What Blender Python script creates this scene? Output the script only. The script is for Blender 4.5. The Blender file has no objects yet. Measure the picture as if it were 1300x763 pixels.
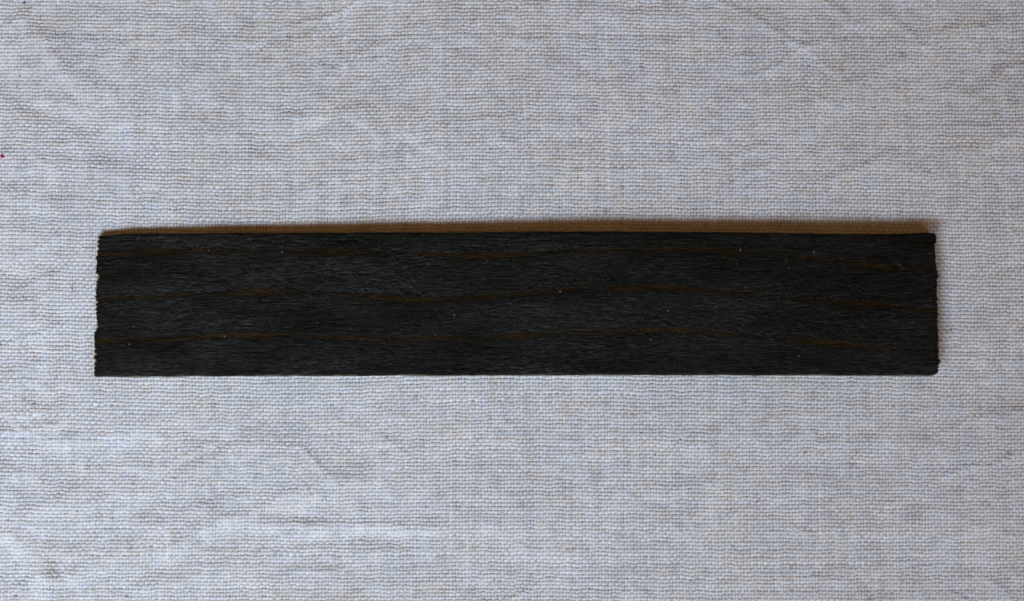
import bpy, math
import numpy as np
from mathutils import Vector, Matrix

# ------------------------------------------------------------------ camera, world, light
S = bpy.context.scene
C = S.collection
R = math.radians
PXM = 0.00012                      # metres on the cloth per photograph pixel
D, TILT, LENS = 0.26, R(4.0), 60.0
cam_d = bpy.data.cameras.new('camera'); cam = bpy.data.objects.new('camera', cam_d); C.objects.link(cam)
cam_d.lens = LENS; cam_d.sensor_width = 36.0; cam_d.clip_start = 0.005; cam_d.clip_end = 20
cam.location = (0, -D*math.sin(TILT), D*math.cos(TILT)); cam.rotation_euler = (TILT, 0, 0)
cam_d.dof.use_dof = True; cam_d.dof.focus_distance = D; cam_d.dof.aperture_fstop = 6.5
S.camera = cam
S.render.resolution_x, S.render.resolution_y = 1024, 601
S.view_settings.view_transform = 'Standard'; S.view_settings.look = 'None'
S.view_settings.exposure = 0.0; S.view_settings.gamma = 1.0

w = bpy.data.worlds.new('World'); S.world = w; w.use_nodes = True
bg = w.node_tree.nodes['Background']
bg.inputs[0].default_value = (1.0, 0.50, 0.19, 1); bg.inputs[1].default_value = 0.165   # warm dim room

def area(name, loc, aim, sx, sy, power, col, spread=180):
    l = bpy.data.lights.new(name, 'AREA'); l.shape = 'RECTANGLE'; l.size = sx; l.size_y = sy
    l.energy = power; l.color = col; l.spread = R(spread)
    o = bpy.data.objects.new(name, l); C.objects.link(o); o.location = loc
    o.rotation_euler = (Vector(aim)-Vector(loc)).to_track_quat('-Z', 'Y').to_euler()
    return o
area('window_light', (-0.17, -0.27, 0.315), (-0.10, -0.01, 0), 0.26, 0.11, 0.485, (0.655, 0.80, 1.0), 80)
area('window_light', (0.14, -0.43, 0.31), (-0.09, 0.0, 0), 0.50, 0.40, 0.40, (0.65, 0.79, 1.0), 100)

# ------------------------------------------------------------------ helpers
def ray(px, py, z=0.0):
    """point at height z seen at a photograph pixel"""
    k = 36.0/1300/LENS
    x, y = (np.asarray(px, float)-650)*k, (381.5-np.asarray(py, float))*k
    c, s = math.cos(TILT), math.sin(TILT)
    dx, dy, dz = x, y*c+s, y*s-c
    t = (z-cam.location.z)/dz
    return dx*t, cam.location.y+dy*t

def _h(i, j, seed):
    n = (i.astype(np.int64)*374761393 + j.astype(np.int64)*668265263 + seed*2246822519) & 0xFFFFFFFF
    n = ((n ^ (n >> 13))*1274126177) & 0xFFFFFFFF
    n = (n ^ (n >> 16))*2654435761 & 0xFFFFFFFF
    return ((n ^ (n >> 15)) & 0xFFFFFF)/float(0xFFFFFF)*2-1
def vn(x, y, seed=0):
    x, y = np.broadcast_arrays(np.asarray(x, float), np.asarray(y, float))
    i, j = np.floor(x), np.floor(y); fx, fy = x-i, y-j
    fx = fx*fx*(3-2*fx); fy = fy*fy*(3-2*fy)
    a = _h(i, j, seed); b = _h(i+1, j, seed); c = _h(i, j+1, seed); d = _h(i+1, j+1, seed)
    return (a*(1-fx)+b*fx)*(1-fy)+(c*(1-fx)+d*fx)*fy
def fbm(x, y, seed=0, o=3):
    r = 0; a = 1
    for k in range(o):
        r = r+a*vn(x*2**k, y*2**k, seed+k*17); a *= 0.5
    return r/1.6
def sst(a, b, x):
    t = np.clip((x-a)/(b-a), 0, 1); return t*t*(3-2*t)

def mesh_np(name, V, Q, mat, attrs=None, tris=None):
    me = bpy.data.meshes.new(name)
    V = np.ascontiguousarray(V, np.float32).reshape(-1, 3); Q = np.ascontiguousarray(Q, np.int32).reshape(-1, 4)
    me.vertices.add(len(V)); me.vertices.foreach_set('co', V.ravel())
    me.loops.add(Q.size); me.loops.foreach_set('vertex_index', Q.ravel())
    me.polygons.add(len(Q))
    me.polygons.foreach_set('loop_start', np.arange(len(Q), dtype=np.int32)*4)
    me.polygons.foreach_set('use_smooth', np.ones(len(Q), bool))
    for k, v in (attrs or {}).items():
        a = me.attributes.new(k, 'FLOAT', 'POINT'); a.data.foreach_set('value', np.ascontiguousarray(v, np.float32).ravel())
    me.update(calc_edges=True); me.materials.append(mat)
    o = bpy.data.objects.new(name, me); C.objects.link(o); return o

class Nt:
    def __init__(s, name):
        s.m = bpy.data.materials.new(name); s.m.use_nodes = True
        s.t = s.m.node_tree; s.b = s.t.nodes['Principled BSDF']
    def n(s, typ, **kw):
        n = s.t.nodes.new('ShaderNode'+typ)
        for k, v in kw.items():
            if k.startswith('i'):
                q = n.inputs[int(k[1:])]
                if hasattr(v, 'is_output'): s.t.links.new(v, q)
                else: q.default_value = v
            else: setattr(n, k, v)
        return n
    def l(s, a, b): s.t.links.new(a, b)
    def math(s, op, a, b=0.0, c=0.0, clamp=False):
        n = s.n('Math', operation=op, i0=a, i1=b, i2=c); n.use_clamp = clamp; return n.outputs[0]
    def mix(s, f, a, b):
        n = s.n('Mix', data_type='RGBA'); 
        for q, v in ((n.inputs['Factor'], f), (n.inputs[6], a), (n.inputs[7], b)):
            if hasattr(v, 'is_output'): s.l(v, q)
            else: q.default_value = v
        return n.outputs[2]
    def noise(s, vec, scale, detail=2, rough=.5):
        n = s.n('TexNoise'); s.l(vec, n.inputs['Vector']); n.inputs['Scale'].default_value = scale
        n.inputs['Detail'].default_value = detail; n.inputs['Roughness'].default_value = rough
        return n.outputs[0]
    def mapped(s, sc, rot=(0, 0, 0)):
        t = s.n('TexCoord'); m = s.n('Mapping'); s.l(t.outputs['Object'], m.inputs[0])
        m.inputs['Scale'].default_value = sc; m.inputs['Rotation'].default_value = rot
        return m.outputs[0]
def spec(b, v):
    b.inputs['Specular IOR Level'].default_value = v

# ------------------------------------------------------------------ materials
def cloth_mat(name, along_x):
    q = Nt(name); b = q.b
    at = q.n('Attribute', attribute_name='tone').outputs['Fac']
    hu = q.n('Attribute', attribute_name='hue').outputs['Fac']
    base = q.mix(at, (0.25, 0.23, 0.205, 1), (0.77, 0.755, 0.72, 1))
    tint = q.mix(hu, (0.90, 0.98, 1.10, 1), (1.09, 1.0, 0.88, 1))
    mm = q.n('Mix', data_type='RGBA', blend_type='MULTIPLY'); mm.inputs['Factor'].default_value = 1
    q.l(base, mm.inputs[6]); q.l(tint, mm.inputs[7])
    # twisted fibres: fine streaks slanting across the yarn
    v = q.mapped((1, 3.5, 1) if along_x else (3.5, 1, 1), (0, 0, R(24)))
    f = q.noise(v, 4200, 3, .6)
    col = q.n('Mix', data_type='RGBA', blend_type='MULTIPLY'); col.inputs['Factor'].default_value = 1
    q.l(mm.outputs[2], col.inputs[6])
    r = q.n('MapRange', i0=f, i1=.3, i2=.7, i3=.80, i4=1.12)
    cc = q.n('CombineColor', i0=r.outputs[0], i1=r.outputs[0], i2=r.outputs[0])
    q.l(cc.outputs[0], col.inputs[7])
    q.l(col.outputs[2], b.inputs['Base Color'])
    bp = q.n('Bump'); bp.inputs['Strength'].default_value = .5; bp.inputs['Distance'].default_value = .00006
    q.l(f, bp.inputs['Height']); q.l(bp.outputs[0], b.inputs['Normal'])
    b.inputs['Roughness'].default_value = .92; spec(b, .15)
    return q.m
M_weft = cloth_mat('weft_yarn', True); M_warp = cloth_mat('warp_yarn', False)

def plain(name, col, rough=.8, var=.15, scale=400):
    q = Nt(name); v = q.mapped((1, 1, 1)); f = q.noise(v, scale, 4, .6)
    c = q.mix(f, tuple(x*(1-var) for x in col)+(1,), tuple(min(1, x*(1+var)) for x in col)+(1,))
    q.l(c, q.b.inputs['Base Color']); q.b.inputs['Roughness'].default_value = rough; spec(q.b, .2); return q.m

# growth-line courses across the strip, as photographed: x px -> y px
GROW = [[(120,320),(260,317),(420,319),(520,322),(640,324),(700,319),(800,317),(900,317),(960,322),(1040,329),(1120,338),(1190,342)],
        [(120,380),(180,376),(300,372),(430,372),(520,380),(620,376),(700,369),(800,365),(900,368),(980,376),(1060,383),(1130,388),(1190,396)],
        [(120,433),(200,430),(290,427),(400,427),(480,430),(600,428),(700,424),(760,421),(850,420),(910,421),(990,430),(1050,435),(1110,441),(1190,446)],
        [(120,394),(260,393),(330,387),(420,383),(520,392),(640,390),(760,392),(900,400),(1190,412)],
        [(120,464),(260,462),(400,466),(560,462),(760,465),(1000,468),(1190,466)]]
TOPZ = 0.0024
def wood_mat():
    q = Nt('ebonised_wood'); b = q.b
    tc = q.n('TexCoord').outputs['Object']
    sx = q.n('SeparateXYZ'); q.l(tc, sx.inputs[0]); X, Y, Z = sx.outputs
    wob = q.noise(q.mapped((1, 1.5, 0)), 90, 3)
    fine = q.noise(q.mapped((85, 850, 300)), 6, 5, .66)        # long fibres
    mid = q.noise(q.mapped((22, 260, 60)), 6, 3, .6)
    blot = q.noise(q.mapped((60, 130, 60)), 1, 3, .6)
    tot = None
    U = q.math('DIVIDE', q.math('ADD', X, 0.08), 0.16)
    for k, pts in enumerate(GROW):
        fc = q.n('FloatCurve'); cu = fc.mapping.curves[0]
        xs = [(float(ray(a, c, TOPZ)[0])+.08)/.16 for a, c in pts]; ys = [(float(ray(a, c, TOPZ)[1])+.02)/.04 for a, c in pts]
        while len(cu.points) < len(pts): cu.points.new(.5, .5)
        for p_, x_, y_ in zip(cu.points, xs, ys): p_.location = (x_, y_)
        fc.mapping.update(); q.l(U, fc.inputs[1])
        yc = q.math('SUBTRACT', q.math('MULTIPLY', fc.outputs[0], .04), .02)
        d = q.math('SUBTRACT', Y, yc)
        d = q.math('ADD', d, q.math('MULTIPLY', q.math('SUBTRACT', wob, .5), .0012))
        d = q.math('ADD', d, q.math('MULTIPLY', q.math('SUBTRACT', mid, .5), .0016))
        wd = [.00046, .00044, .00052, .00026, .0003][k]
        g = q.math('SUBTRACT', 1.0, q.math('ABSOLUTE', q.math('DIVIDE', d, wd)), clamp=True)
        # patchy along its length
        pn = q.n('TexNoise'); pn.noise_dimensions = '2D'
        mp = q.n('Mapping'); q.l(tc, mp.inputs[0]); mp.inputs['Location'].default_value = (k*3.1, k*1.7, 0); mp.inputs['Scale'].default_value = (85, 420, 1)
        q.l(mp.outputs[0], pn.inputs['Vector']); pn.inputs['Scale'].default_value = 1; pn.inputs['Detail'].default_value = 4
        pr = q.n('MapRange', i0=pn.outputs[0], i1=.36, i2=.60, i3=.10, i4=1.0).outputs[0]
        g = q.math('MULTIPLY', g, q.math('MULTIPLY', pr, [.9, .95, 1.1, .35, .3][k]))
        tot = g if tot is None else q.math('MAXIMUM', tot, g)
        if k < 3:                                                   # broad matt brown course round each line
            e = q.math('DIVIDE', q.math('ADD', d, .0001), .00085); e = q.math('SUBTRACT', 1.0, q.math('MULTIPLY', e, e), clamp=True)
            e = q.math('MULTIPLY', e, q.n('MapRange', i0=pn.outputs[0], i1=.34, i2=.62, i3=.30, i4=1.0).outputs[0])
            band = e if k == 0 else q.math('MAXIMUM', band, e)
    tot = q.math('MULTIPLY', tot, q.n('MapRange', i0=fine, i1=.38, i2=.58, i3=.15, i4=1.0).outputs[0], clamp=True)
    c0 = q.mix(q.n('MapRange', i0=fine, i1=.38, i2=.64).outputs[0], (.0016, .0018, .0011, 1), (.0068, .0070, .0042, 1))
    c1 = q.mix(q.n('MapRange', i0=mid, i1=.50, i2=.75, i4=.7).outputs[0], c0, (.0120, .0105, .0050, 1))
    c1 = q.mix(band, c1, (.0080, .0054, .0021, 1)); c2 = q.mix(tot, c1, (.037, .0195, .0055, 1))
    # bare paler wood showing at the broken lower arrises and saw teeth
    ed = q.n('Attribute', attribute_name='edge').outputs['Fac']
    ef = q.math('MULTIPLY', ed, q.n('MapRange', i0=q.noise(q.mapped((500, 900, 900)), 1, 3), i1=.30, i2=.55).outputs[0], clamp=True)
    c3 = q.mix(ef, c2, (.34, .24, .10, 1))
    q.l(c3, b.inputs['Base Color'])
    rr = q.n('MapRange', i0=blot, i1=.3, i2=.7, i3=.38, i4=.24).outputs[0]
    rr = q.math('ADD', rr, q.math('MULTIPLY', q.math('SUBTRACT', fine, .5), .25), clamp=True)
    q.l(rr, b.inputs['Roughness'])
    gl = q.noise(q.mapped((800, 1900, 800)), 1, 4, .7); gl2 = q.noise(q.mapped((45, 170, 45)), 1, 4, .6)
    sp = q.math('MULTIPLY', q.n('MapRange', i0=gl, i1=.42, i2=.70, i3=.7, i4=2.1).outputs[0], q.n('MapRange', i0=gl2, i1=.36, i2=.62, i3=.055, i4=.155).outputs[0])
    sp = q.math('MULTIPLY', sp, q.math('SUBTRACT', 1.0, q.math('MULTIPLY', band, .65)))
    q.l(sp, b.inputs['Specular IOR Level'])
    bp = q.n('Bump'); bp.inputs['Strength'].default_value = 1.0; bp.inputs['Distance'].default_value = .00014
    grit = q.noise(q.mapped((1, 1.6, 1)), 2300, 3, .65)
    q.l(q.math('ADD', fine, q.math('MULTIPLY', grit, .6)), bp.inputs['Height']); q.l(bp.outputs[0], b.inputs['Normal'])
    return q.m
M_wood = wood_mat()

# ------------------------------------------------------------------ table under the cloth
M_table = plain('table_paint', (.30, .27, .235), .7)
n = 2; xs = np.array([-.6, .6]); 
V = [[x, y, z] for z in (-.0022, -.0300) for x, y in ((-.6, -.5), (.6, -.5), (.6, .5), (-.6, .5))]
Q = [[0, 1, 2, 3], [7, 6, 5, 4]]+[[i, i+4, (i+1) % 4+4, (i+1) % 4] for i in range(4)]
tb = mesh_np('table_top', V, Q, M_table); tb['kind'] = 'structure'
for p in tb.data.polygons: p.use_smooth = False

# ------------------------------------------------------------------ cloth: every yarn woven
P = 0.00056                                              # weft pitch (4.7 px); warp is set closer
PW = 0.00049
BX0, BY0 = ray(122, 478, 0); BX1, BY1 = ray(1190, 297, 0)

CREASE = [  # (x0,y0,x1,y1,width px,height mm, asym)
    (20,10,60,55,11,.20),(60,60,115,120,10,.17),(0,95,60,150,16,-.20),(5,200,70,215,14,.16),(70,150,170,190,14,-.15),
    (330,40,215,115,16,.14),(420,15,300,70,16,-.11),(180,20,260,60,20,.12),(470,50,360,160,22,.09),(120,215,250,240,14,.12),
    (230,130,330,175,18,-.12),(0,245,90,262,16,.14),(450,10,840,12,24,.08),(560,70,720,55,26,-.07),(640,150,560,215,24,.07),
    (780,110,880,60,20,.08),(1190,125,1232,95,6,.11),(1215,112,1300,62,14,-.16),(1060,40,1180,25,22,-.09),(1010,130,1130,90,20,.07),
    (930,210,1090,180,24,-.07),(1205,200,1290,170,16,.09),(1130,110,1150,130,7,.10),
    (0,520,110,545,18,.14),(60,590,170,560,16,-.14),(20,655,130,625,13,.13),(70,700,78,735,9,-.26),(60,735,100,728,8,.16),
    (198,600,203,745,11,-.13),(215,610,219,700,9,.10),(275,640,390,655,9,-.11),(340,664,560,668,7,.15),(330,690,520,683,9,-.12),
    (120,520,300,500,18,.10),(300,560,420,590,18,.10),(330,540,470,515,16,-.09),(430,600,560,620,20,.08),(560,560,690,545,22,-.06),
    (0,760,160,700,20,.14),(600,640,760,690,26,.06),(640,740,800,720,24,-.06),(840,560,960,600,26,.05),(900,720,1040,670,26,-.07),
    (150,705,560,565,13,.12),(100,650,330,560,12,.11),(170,730,420,640,13,-.09),(1080,600,1100,690,16,-.05),(1180,560,1300,590,22,.06),(20,400,90,420,18,.14),(10,350,80,330,16,-.14),(30,460,110,470,12,.11),
    (0,300,100,290,14,.12),(1210,330,1300,345,20,-.07),(1225,420,1300,400,20,.06),(1210,480,1290,505,18,-.05)]
CR = []
for a, b_, c, d, wd, hh in CREASE:
    x0, y0 = ray(a, b_); x1, y1 = ray(c, d); CR.append((float(x0), float(y0), float(x1), float(y1), wd*PXM, hh*1e-3))
def height(x, y):
    wx = x+.0011*fbm(x*220, y*220, 5); wy = y+.0011*fbm(x*220, y*220, 9)
    left = .55+.75*(1-sst(-.08, .05, x))
    h = .00020*fbm(wx*60, wy*75, 21, 3)+.000035*vn(x*720, y*840, 23)+.00003*vn(x*1300+y*500, y*1200-x*600, 24)
    h = h+left*(.00007*(1-2.2*np.abs(vn(wx*150+wy*70, wy*170-wx*50, 31)))+.00006*fbm(wx*300, wy*330, 41, 2))
    for an, sd, am in ((24, 33, .8), (-32, 37, .7), (8, 39, .6)):          # faint long crossing creases
        ca, sa = math.cos(R(an)), math.sin(R(an)); al = wx*ca+wy*sa; ac = -wx*sa+wy*ca
        v = vn(al*55, ac*260, sd); gate = sst(-.2, .7, vn(x*40, y*40, sd+1))
        h = h+am*.00018*np.maximum(1-4*np.abs(v), -.4)*gate
    for x0, y0, x1, y1, wd, hh in CR:
        dx, dy = x1-x0, y1-y0; L = math.hypot(dx, dy); ux, uy = dx/L, dy/L
        s = (wx-x0)*ux+(wy-y0)*uy; n_ = -(wx-x0)*uy+(wy-y0)*ux
        k = np.exp(-(n_/wd)**2)*sst(-.25*L, .25*L, s)*(1-sst(.75*L, 1.25*L, s))
        h = h+hh*k*1.45
    # pressed flat where the strip lies
    dx = np.maximum(np.maximum(BX0-x, x-BX1), 0); dy = np.maximum(np.maximum(BY0-y, y-BY1), 0)
    m = sst(.0003, .012, np.sqrt(dx*dx+dy*dy))
    return h*m - .00004

XH, YH = .088, .053
NX, NY = int(2*XH/PW), int(2*YH/P)
rng = np.random.default_rng(4)
def yarns(along_x):
    n_thr, n_len = (NY, NX) if along_x else (NX, NY)
    T = np.arange(n_thr)[:, None]; U = (np.arange(2*n_len+1)/2.0)[None, :]
    jit = rng.normal(0, .04, (n_thr, 1)); pt, pu = (P, PW) if along_x else (PW, P)
    tp = (T-n_thr/2+jit)*pt; up = (U-n_len/2)*pu+0*tp
    x, y = (up, tp) if along_x else (tp, up)
    x = x+0*up; y = y+0*up
    # the weave drifts a little off square
    gx = x+.00045*vn(x*14, y*45, 61)+.00010*vn(x*500, y*700, 62); gy = y+.00055*vn(x*26, y*22, 63)+.00011*vn(x*700, y*500, 64)-.010*x*sst(.0, -.08, x)
    s = np.cos(np.pi*U)*np.where(T % 2 == 0, 1, -1)*(1 if along_x else -1)
    wr = (.54*P if along_x else .49*PW)*np.exp(rng.normal(0, .075, (n_thr, 1)))
    a, c = (x, y) if along_x else (y, x)
    thick = 1+.15*vn(a*420, c*1817+7, 71 if along_x else 72)+.17*vn(a*1150, c*1700, 73 if along_x else 74)
    slub = sst(.62, .95, vn(a*110, c*1817.3+3, 75 if along_x else 76))
    thick = thick+.30*slub
    w_ = wr*thick*(1+.14*s)
    hz = (.21 if along_x else .25)*P*(.6+.4*thick)
    A = (.16 if along_x else .21)*P*(1+.35*vn(x*1300, y*1300, 77))
    zc = height(gx, gy)+A*s-.42*P
    zc = np.where(zc+hz > -.00001, np.where((gx > BX0-.001) & (gx < BX1+.001) & (gy > BY0-.001) & (gy < BY1+.001), -hz-.00001, zc), zc)
    ang = np.radians([205, 147, 90, 33, -25]); V = np.zeros(x.shape+(5, 3), np.float32)
    for k, g in enumerate(ang):
        if along_x:
            V[..., k, 0] = gx; V[..., k, 1] = gy+w_*math.cos(g)*-1
        else:
            V[..., k, 0] = gx+w_*math.cos(g); V[..., k, 1] = gy
        V[..., k, 2] = zc+hz*math.sin(g)
    n_u = 2*n_len+1
    base = (np.arange(n_thr)[:, None]*n_u+np.arange(n_u-1)[None, :])*5
    Q = np.stack([np.stack([base+k, base+k+1, base+5+k+1, base+5+k], -1) for k in range(4)], 2)
    if along_x: pass
    tone = .82+rng.normal(0, .04, (n_thr, 1))+.12*vn(a*130, c*1900, 81 if along_x else 82)+.10*vn(a*1800, c*1850, 83 if along_x else 84)+.06*fbm(x*90, y*120, 85)+.06*vn(x*620, y*900, 88)+.10*slub
    dark = sst(.62, .95, vn(a*700+5, c*1818+11, 86 if along_x else 87)); tone = tone-.26*dark-.05*np.clip(fbm(x*480+9, y*800, 89)-.1, 0, 1)*4
    hue = .45+.16*vn(a*240, c*1818, 91 if along_x else 92)+.28*vn(a*1500, c*1818, 93)+.10*fbm(x*120, y*130, 94)+.3*dark
    rep = lambda q: np.repeat(np.clip(q, 0, 1)[..., None], 5, -1)
    return V, Q, rep(tone), rep(hue)
cloth = bpy.data.objects.new('cloth', None); C.objects.link(cloth); cloth.empty_display_size = .05
cloth['label'] = 'pale grey creased plain-weave cotton cloth lying flat under the black wood strip'; cloth['category'] = 'cloth'
for nm, ax, mt in (('weft_yarn', True, M_weft), ('warp_yarn', False, M_warp)):
    V, Q, t_, h_ = yarns(ax)
    o = mesh_np(nm, V, Q, mt, {'tone': t_, 'hue': h_}); o.parent = cloth; o['kind'] = 'stuff'

# ------------------------------------------------------------------ small tubes (lint, fuzz, splinters)
def tube(pts, rad, sides=5):
    pts = [Vector(p) for p in pts]; V = []; F = []
    for i, p in enumerate(pts):
        t = (pts[min(i+1, len(pts)-1)]-pts[max(i-1, 0)]).normalized()
        a = t.cross(Vector((0, 0, 1))); a = a.normalized() if a.length > 1e-6 else Vector((1, 0, 0)); b = t.cross(a)
        r = rad[i] if hasattr(rad, '__len__') else rad
        for k in range(sides):
            g = 2*math.pi*k/sides; V.append(p+a*math.cos(g)*r+b*math.sin(g)*r)
    for i in range(len(pts)-1):
        for k in range(sides):
            F.append((i*sides+k, i*sides+(k+1) % sides, (i+1)*sides+(k+1) % sides, (i+1)*sides+k))
    F.append(tuple(range(sides))[::-1]); F.append(tuple(range((len(pts)-1)*sides, len(pts)*sides)))
    return [tuple(v) for v in V], F
def mesh_py(name, V, F, mat, parent=None, smooth=True):
    me = bpy.data.meshes.new(name); me.from_pydata(V, [], F); me.materials.append(mat)
    for p in me.polygons: p.use_smooth = smooth
    me.update(); o = bpy.data.objects.new(name, me); C.objects.link(o); o.parent = parent; return o
def cloth_z(x, y): return float(height(np.array([x]), np.array([y]))[0])

LINT = {'magenta': (.55, .01, .16), 'green': (.05, .30, .22), 'blue': (.10, .12, .42), 'red': (.50, .07, .08), 'lime': (.25, .55, .30),
        'yellow': (.70, .60, .25), 'brown': (.22, .12, .07), 'violet': (.28, .14, .38), 'charcoal': (.07, .06, .06), 'white': (.86, .86, .84)}
LM = {k: plain(k+'_lint', v, .9) for k, v in LINT.items()}
FL = [(2.5,198.5,'magenta',6.5),(122,107,'green',2.6),(30,4,'blue',4.4),(10,661,'red',2.6),(215,693,'red',2.2),(21,757,'magenta',2.8),(176,177,'red',1.8),
      (408,250,'lime',2.4),(680,713,'lime',2.6),(681,725,'yellow',1.8),(743,573,'magenta',2.0),(768,268,'violet',2.4),(925,575,'lime',2.0),
      (787,491,'red',1.8),(623,271,'brown',1.8),(852,113,'yellow',1.8),(1208,420,'brown',2.4),(1022,575,'brown',2.2),(1087,575,'brown',2.0),
      (98,650,'charcoal',2.0),(50,595,'brown',1.6),(1195,60,'brown',2.4),(630,185,'charcoal',1.7),(1290,230,'brown',1.8),(470,118,'brown',1.8),
      (1245,35,'white',2.8),(1030,35,'white',2.4),(1066,17,'white',2.2),(1222,257,'white',2.6),(296,668,'white',3.0),(230,683,'white',2.2),(68,728,'white',3.2),
      (60,52,'white',3.6),(148,116,'white',2.6),(640,15,'white',2.2),(905,185,'white',2.4),(1285,35,'yellow',1.8),(560,615,'white',2.2),(1051,675,'white',2.4),
      (450,700,'white',2.0),(820,640,'charcoal',1.6),(1150,690,'charcoal',1.8),(700,90,'white',2.0),(345,470+30,'brown',1.6),(790,505,'yellow',2.2)]
for a, b_, c, sz in FL:
    x, y = map(float, ray(a, b_, 0)); z = cloth_z(x, y); g = rng.uniform(0, 6.28); r = sz*PXM*.5
    n_ = 6; pts = []; rad = []
    for i in range(n_):
        t = i/(n_-1); g += rng.normal(0, .8)
        pts.append((x+(t-.5)*2*r*math.cos(g)*.9+rng.normal(0, r*.15), y+(t-.5)*2*r*math.sin(g)*.9+rng.normal(0, r*.15), z+.00001+math.sin(t*math.pi)*r*.35))
        rad.append(r*(.18+.38*math.sin(t*math.pi)))
    o = mesh_py('lint_fleck', *tube(pts, rad), LM[c], cloth)
    o['label'] = c+' lint fleck caught in the weave'
for nm, cl, cnt, rr_ in (('seed_fleck', 'brown', 150, .9), ('cotton_nep', 'white', 170, 1.1)):
    V, F = [], []
    for k in range(cnt):
        x = rng.uniform(-.08, .08); y = rng.uniform(-.048, .048)
        if BX0-.001 < x < BX1+.001 and BY0-.001 < y < BY1+.001: continue
        g = rng.uniform(0, 3.14); r_ = PXM*rr_*rng.uniform(.5, 1.2); z = cloth_z(x, y)
        pts = [(x+t*r_*1.5*math.cos(g), y+t*r_*1.5*math.sin(g)+rng.normal(0, r_*.3), z+(1-t*t)*r_*.3) for t in (-1, -.4, .3, 1)]
        v, f = tube(pts, [r_*.2, r_*.5, r_*.45, r_*.15], 5); o_ = len(V); V += v; F += [tuple(q_+o_ for q_ in ff) for ff in f]
    o = mesh_py(nm, V, F, LM[cl], cloth); o['kind'] = 'stuff'
# loose fibre fuzz standing off the yarns
V, F = [], []
for k in range(11000):
    x = rng.uniform(-.084, .084); y = rng.uniform(-.05, .05)
    if BX0-.0006 < x < BX1+.0006 and BY0-.0006 < y < BY1+.0006: continue
    z = cloth_z(x, y) if k < 0 else 0; L = rng.uniform(.0003, .0011); g = rng.uniform(0, 6.28); kk = rng.normal(0, 1.4)
    pts = [[x+L*t*math.cos(g+kk*t), y+L*t*math.sin(g+kk*t), math.sin(t*3.14)*.00016+.00002] for t in (0, .25, .5, .75, 1)]
    v, f = tube(pts, .000011, 3); o_ = len(V); V += v; F += [tuple(q+o_ for q in ff) for ff in f]
V = np.array(V); V[:, 2] += height(V[:, 0], V[:, 1])-.00006
fz = mesh_py('fibre_fuzz', [tuple(v) for v in V], F, LM['white'], cloth); fz['kind'] = 'stuff'

# ------------------------------------------------------------------ the wood strip
def interp(pts, x): return np.interp(x, [p[0] for p in pts], [p[1] for p in pts])
TOP = [(120,299.5),(135,299),(160,296.8),(250,296.2),(400,295.6),(560,295),(700,294),(800,294),(950,295),(1060,297),(1130,297),(1170,295.8),(1192,296)]
BOT = [(118,478),(200,477.6),(350,476.8),(600,476),(800,475.6),(1000,476),(1192,476.4)]
LEFT = [(295,124.5),(308,123.6),(312,124.6),(326,122.4),(340,122.6),(352,123.2),(370,121.8),(381,121.6),(395,122),(402,122.8),(408,123.8),(413,122.2),(420,120.6),(445,119.8),(478,119.6)]
RIGHT = [(295,1187.6),(303,1188.6),(312,1187.2),(330,1188),(343,1189.6),(350,1191.4),(355,1190),(390,1190.6),(430,1191.6),(455,1192),(463,1192.6),(470,1192),(477,1190.6)]
NU, NV = 1060, 188
u = np.linspace(0, 1, NU)[None, :]; v = np.linspace(0, 1, NV)[:, None]          # v 0 bottom .. 1 top
pyr = 477+(296-477)*v+0*u
def teeth(y, sd, amp): return amp*(np.abs(((y+1.2*vn(y/9, y*0, sd))/5.1) % 1-.5)*2-.5)*(.6+.5*vn(y/23, y*0, sd+3))+amp*.7*vn(y/2.1, y*0, sd+1)
XL = interp(LEFT, pyr)+teeth(pyr, 101, 1.7); XR = interp(RIGHT, pyr)-teeth(pyr, 105, 1.2)
pxx = XL*(1-u)+XR*u
yt = interp(TOP, pxx)+.22*vn(pxx/5, pxx*0, 111)+.25*vn(pxx/21, pxx*0, 112); yb = interp(BOT, pxx)+.18*vn(pxx/6, pxx*0, 113)+.15*vn(pxx/30, pxx*0, 115)
yb = yb-4.0*np.clip((pxx-1180)/11, 0, 1)**2.5
pyy = yb*(1-v)+yt*v
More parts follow.
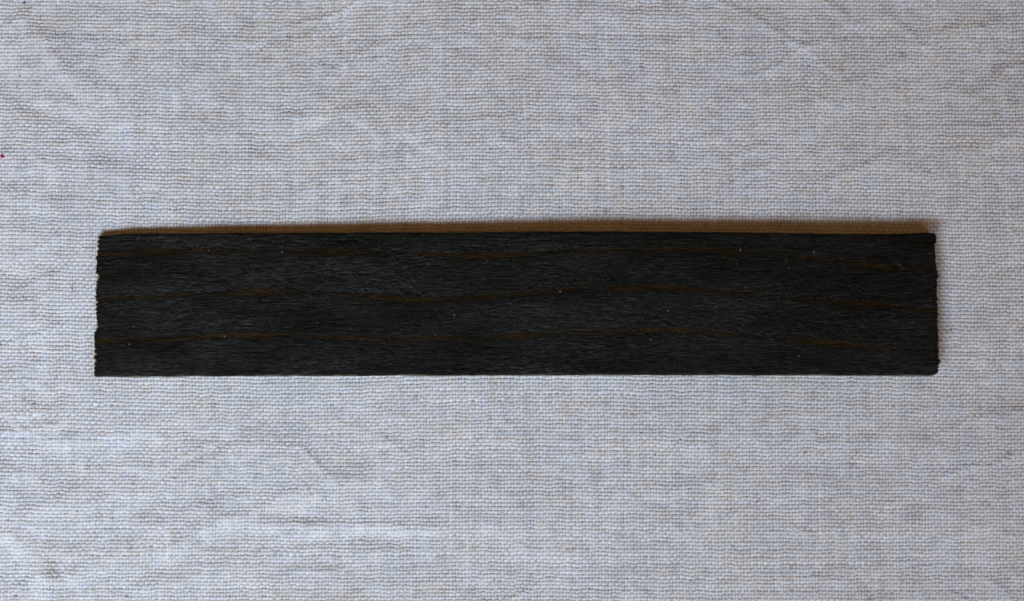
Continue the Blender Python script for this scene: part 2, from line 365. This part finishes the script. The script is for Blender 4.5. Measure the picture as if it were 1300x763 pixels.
# softened lower right corner
def thick_at(px): return np.interp(px, [120, 300, 500, 750, 1190], [.00115, .0018, .0023, .0027, .0029])
NK = np.stack([rng.uniform(125, 1185, 60), rng.uniform(300, 474, 60), rng.uniform(3, 16, 60)], 1)
def strip_relief(px, py):
    f1 = vn(px/9, py/1.5, 121); f2 = vn(px/30+3, py/2.6, 122); f3 = vn(px/3.2, py/1.25, 123)
    grooves = -np.clip(vn(px/26, py/1.9, 124)-.45, 0, 1)
    r = .000011*f1+.000005*f2+.000016*f3+.00006*grooves+.00006*fbm(px/150, py/40, 125)
    for cx, cy, rr, hh in ((1031,325,4,-.00035),(1028,320,2.5,.00016),(1138,338,4,-.00025),(1145,337,3,.00016),(1141,342,2,.0001),(940,317,2.2,.00022),(1186,462,6,.00012),
                           (1178,452,6,-.0001),(711,370,2,.00007),(640,462,3,-.00005),(300,345,3,-.00005),(1150,470,6,-.00006)):
        r = r+hh*np.exp(-((px-cx)**2/(1.6*rr*rr)+(py-cy)**2/(rr*rr)))
    for pts in GROW[:3]:                                              # growth lines sunk slightly
        r = r-.000035*np.exp(-((py-interp(pts, px)+1.5)/1.8)**2)
        b_ = np.exp(-((py-interp(pts, px)+3.5)/3.2)**2)*sst(-.1, .4, vn(px/45, py/60, 151))     # beaded open pores beside the line
        r = r+.00012*b_*np.clip(vn(px/2.3, py/1.8, 152), -1, .3)-.00003*b_
    patch = sst(-.1, .5, fbm(px/60, py/22, 153))
    r = r+patch*.00006*vn(px/2.6, py/1.9, 154)
    for k_ in range(60):                                               # short torn nicks along the grain
        cx, cy, L_ = NK[k_]
        r = r-.00010*np.exp(-((px-cx)/L_)**2-((py-cy)/.9)**2)
    return r
zt = thick_at(pxx)+strip_relief(pxx, pyy)
dx_, dy_ = ray(pxx, pyy, 0); gx = np.zeros_like(pxx); gy = np.zeros_like(pxx)
k = 36.0/1300/LENS; a_, b2 = (pxx-650)*k, (381.5-pyy)*k
ddz = b2*math.sin(TILT)-math.cos(TILT); t = (thick_at(pxx)-cam.location.z)/ddz
gx = a_*t; gy = cam.location.y+(b2*math.cos(TILT)+math.sin(TILT))*t
# worn arrises
edge_d = np.minimum(np.minimum((pxx-XL), (XR-pxx))*1.0, np.minimum((yb-pyy), (pyy-yt)))
zt = zt-.00010*np.exp(-np.maximum(edge_d, 0)/1.1)*(1+.5*vn(pxx/9, pyy/9, 131))
top = np.stack([gx, gy, zt], -1)
ring = [(0, i) for i in range(NU)]+[(j, NU-1) for j in range(1, NV)]+[(NV-1, i) for i in range(NU-2, -1, -1)]+[(j, 0) for j in range(NV-2, 0, -1)]
ring = np.array(ring); idx0 = ring[:, 0]*NU+ring[:, 1]
ring_p = top[ring[:, 0], ring[:, 1]]
cen = np.array([0, 0]); nrm = np.zeros((len(ring), 2))
nrm[:NU] = (0, -1); nrm[NU:NU+NV-1] = (1, 0); nrm[NU+NV-1:2*NU+NV-2] = (0, 1); nrm[2*NU+NV-2:] = (-1, 0)
Vv = [top.reshape(-1, 3)]; Qs = []
base = (np.arange(NV-1)[:, None]*NU+np.arange(NU-1)[None, :])
Qs.append(np.stack([base, base+1, base+NU+1, base+NU], -1).reshape(-1, 4))
chip = sst(-.1, .35, vn(pyr/2.4, pyr*0, 161)+.5*vn(pyr/9, pyr*0, 162)); chr_ = sst(.15, .5, vn(pyr/2.6, pyr*0, 163))
low = sst(.0, .5, vn(pxx/40, pxx*0, 164))*.8
edge = [(np.clip(1.6*chip*(1-sst(.5, 1.9, pxx-XL))+1.0*chr_*(1-sst(.3, 1.4, XR-pxx))+.55*low*(1-sst(.2, 1.2, yb-pyy)), 0, 1)).ravel()]
prev = idx0; off = NU*NV; m = len(ring); ar = np.arange(m)
isend = (np.abs(nrm[:, 0]) > .5)
for lv, (fz_, out) in enumerate(((.93, .00004), (.7, .00006), (.4, .00006), (.12, .00005), (0, .00001))):
    p = ring_p.copy(); p[:, :2] += nrm*(out*np.where(nrm[:, :1] < 0, 1.6, 1)+(.00003*vn(ar/3.0, lv*1.7+0*ar, 141)+.00005*vn(ar/11.0, lv+0*ar, 142))[:, None])
    p[:, 2] = p[:, 2]*fz_
    Vv.append(p); cur = off+ar
    Qs.append(np.stack([prev, cur, np.roll(cur, -1), np.roll(prev, -1)], -1)); prev = cur; off += m
    edge.append(np.where(isend, np.where(nrm[:, 0] < 0, 1.5, .7), .6 if lv > 1 else .1))
Vv = np.concatenate(Vv); Qs = np.concatenate(Qs)
strip = mesh_np('wood_strip', Vv, Qs, M_wood, {'edge': np.concatenate(edge)})
# underside
bmv = Vv[-m:]; me = strip.data
strip['label'] = 'long thin ebony-black wood strip with faint brown grain lines and rough sawn ends'
strip['category'] = 'wood strip'
und = mesh_py('underside', [tuple(q) for q in bmv[::8]], [tuple(range(len(bmv[::8])))[::-1]], M_wood, strip, False)

M_spl = plain('splinter_wood', (.16, .10, .045), .7); M_dark = plain('dark_splinter', (.012, .011, .008), .5)
for px_, py_, L, dr in ((123,311,2.0,-1),(122,330,1.5,-1),(121.5,352,1.8,-1),(123,404,2.2,-1),(120,428,1.5,-1),(119.6,447,1.6,-1),(119.6,463,1.4,-1),
                        (1191,351,3.0,1),(1189,335,1.6,1),(1190.4,381,1.6,1),(1191,408,1.8,1),(1191.5,433,1.6,1),(1192,459,2.6,1)):
    x, y = map(float, ray(px_, py_, .0015)); z = float(thick_at(px_))*rng.uniform(.45, .9)
    l = L*PXM; a = rng.normal(0, .3)
    pts = [(x-dr*l*.8, y, z), (x+dr*l*.3, y+a*l*.3, z+.00001), (x+dr*l, y+a*l, z+.00003)]
    mesh_py('splinter', *tube(pts, [.00012, .00008, .00002], 5), M_spl if (dr < 0 or L < 2) else M_dark, strip)
# glinting dust on the strip
V, F = [], []
DU = [(940,317,1.6),(711,370,1.5),(998,331,1.2),(826,431,1.5),(855,430,.9),(946,365,1.0),(164,437,1.5),(285,427,1.6),(265,318,1.2),(358,320,1.2),(577,400,1.2),
      (537,299,.8),(553,425,1.0),(1014,452,1.3),(774,373,.9),(848,395,1.2),(908,390,.9),(935,335,1.0),(1001,340,1.0),(300,428,.8),(458,431,.9),(257,447,.8),(403,410,.9),(170,414,.9),(1033,320,1.2),(1142,336,1.1)]
for i in range(34):
    DU.append((rng.uniform(128, 1184), rng.uniform(302, 472), rng.uniform(.35, .75)))
for a, b_, s in DU:
    zz = float(thick_at(a)); x, y = map(float, ray(a, b_, zz)); r = s*PXM*.42; z = zz+.00008; g = rng.uniform(0, 3.14)
    pts = [(x-math.cos(g)*r, y-math.sin(g)*r, z), (x, y, z+r*.3), (x+math.cos(g)*r, y+math.sin(g)*r, z)]
    v_, f = tube(pts, [r*.3, r*.6, r*.25], 5); o_ = len(V); V += v_; F += [tuple(q+o_ for q in ff) for ff in f]
du = mesh_py('dust', V, F, LM['white']); du['kind'] = 'stuff'
du['label'] = 'tiny pale dust specks scattered on the black wood strip';
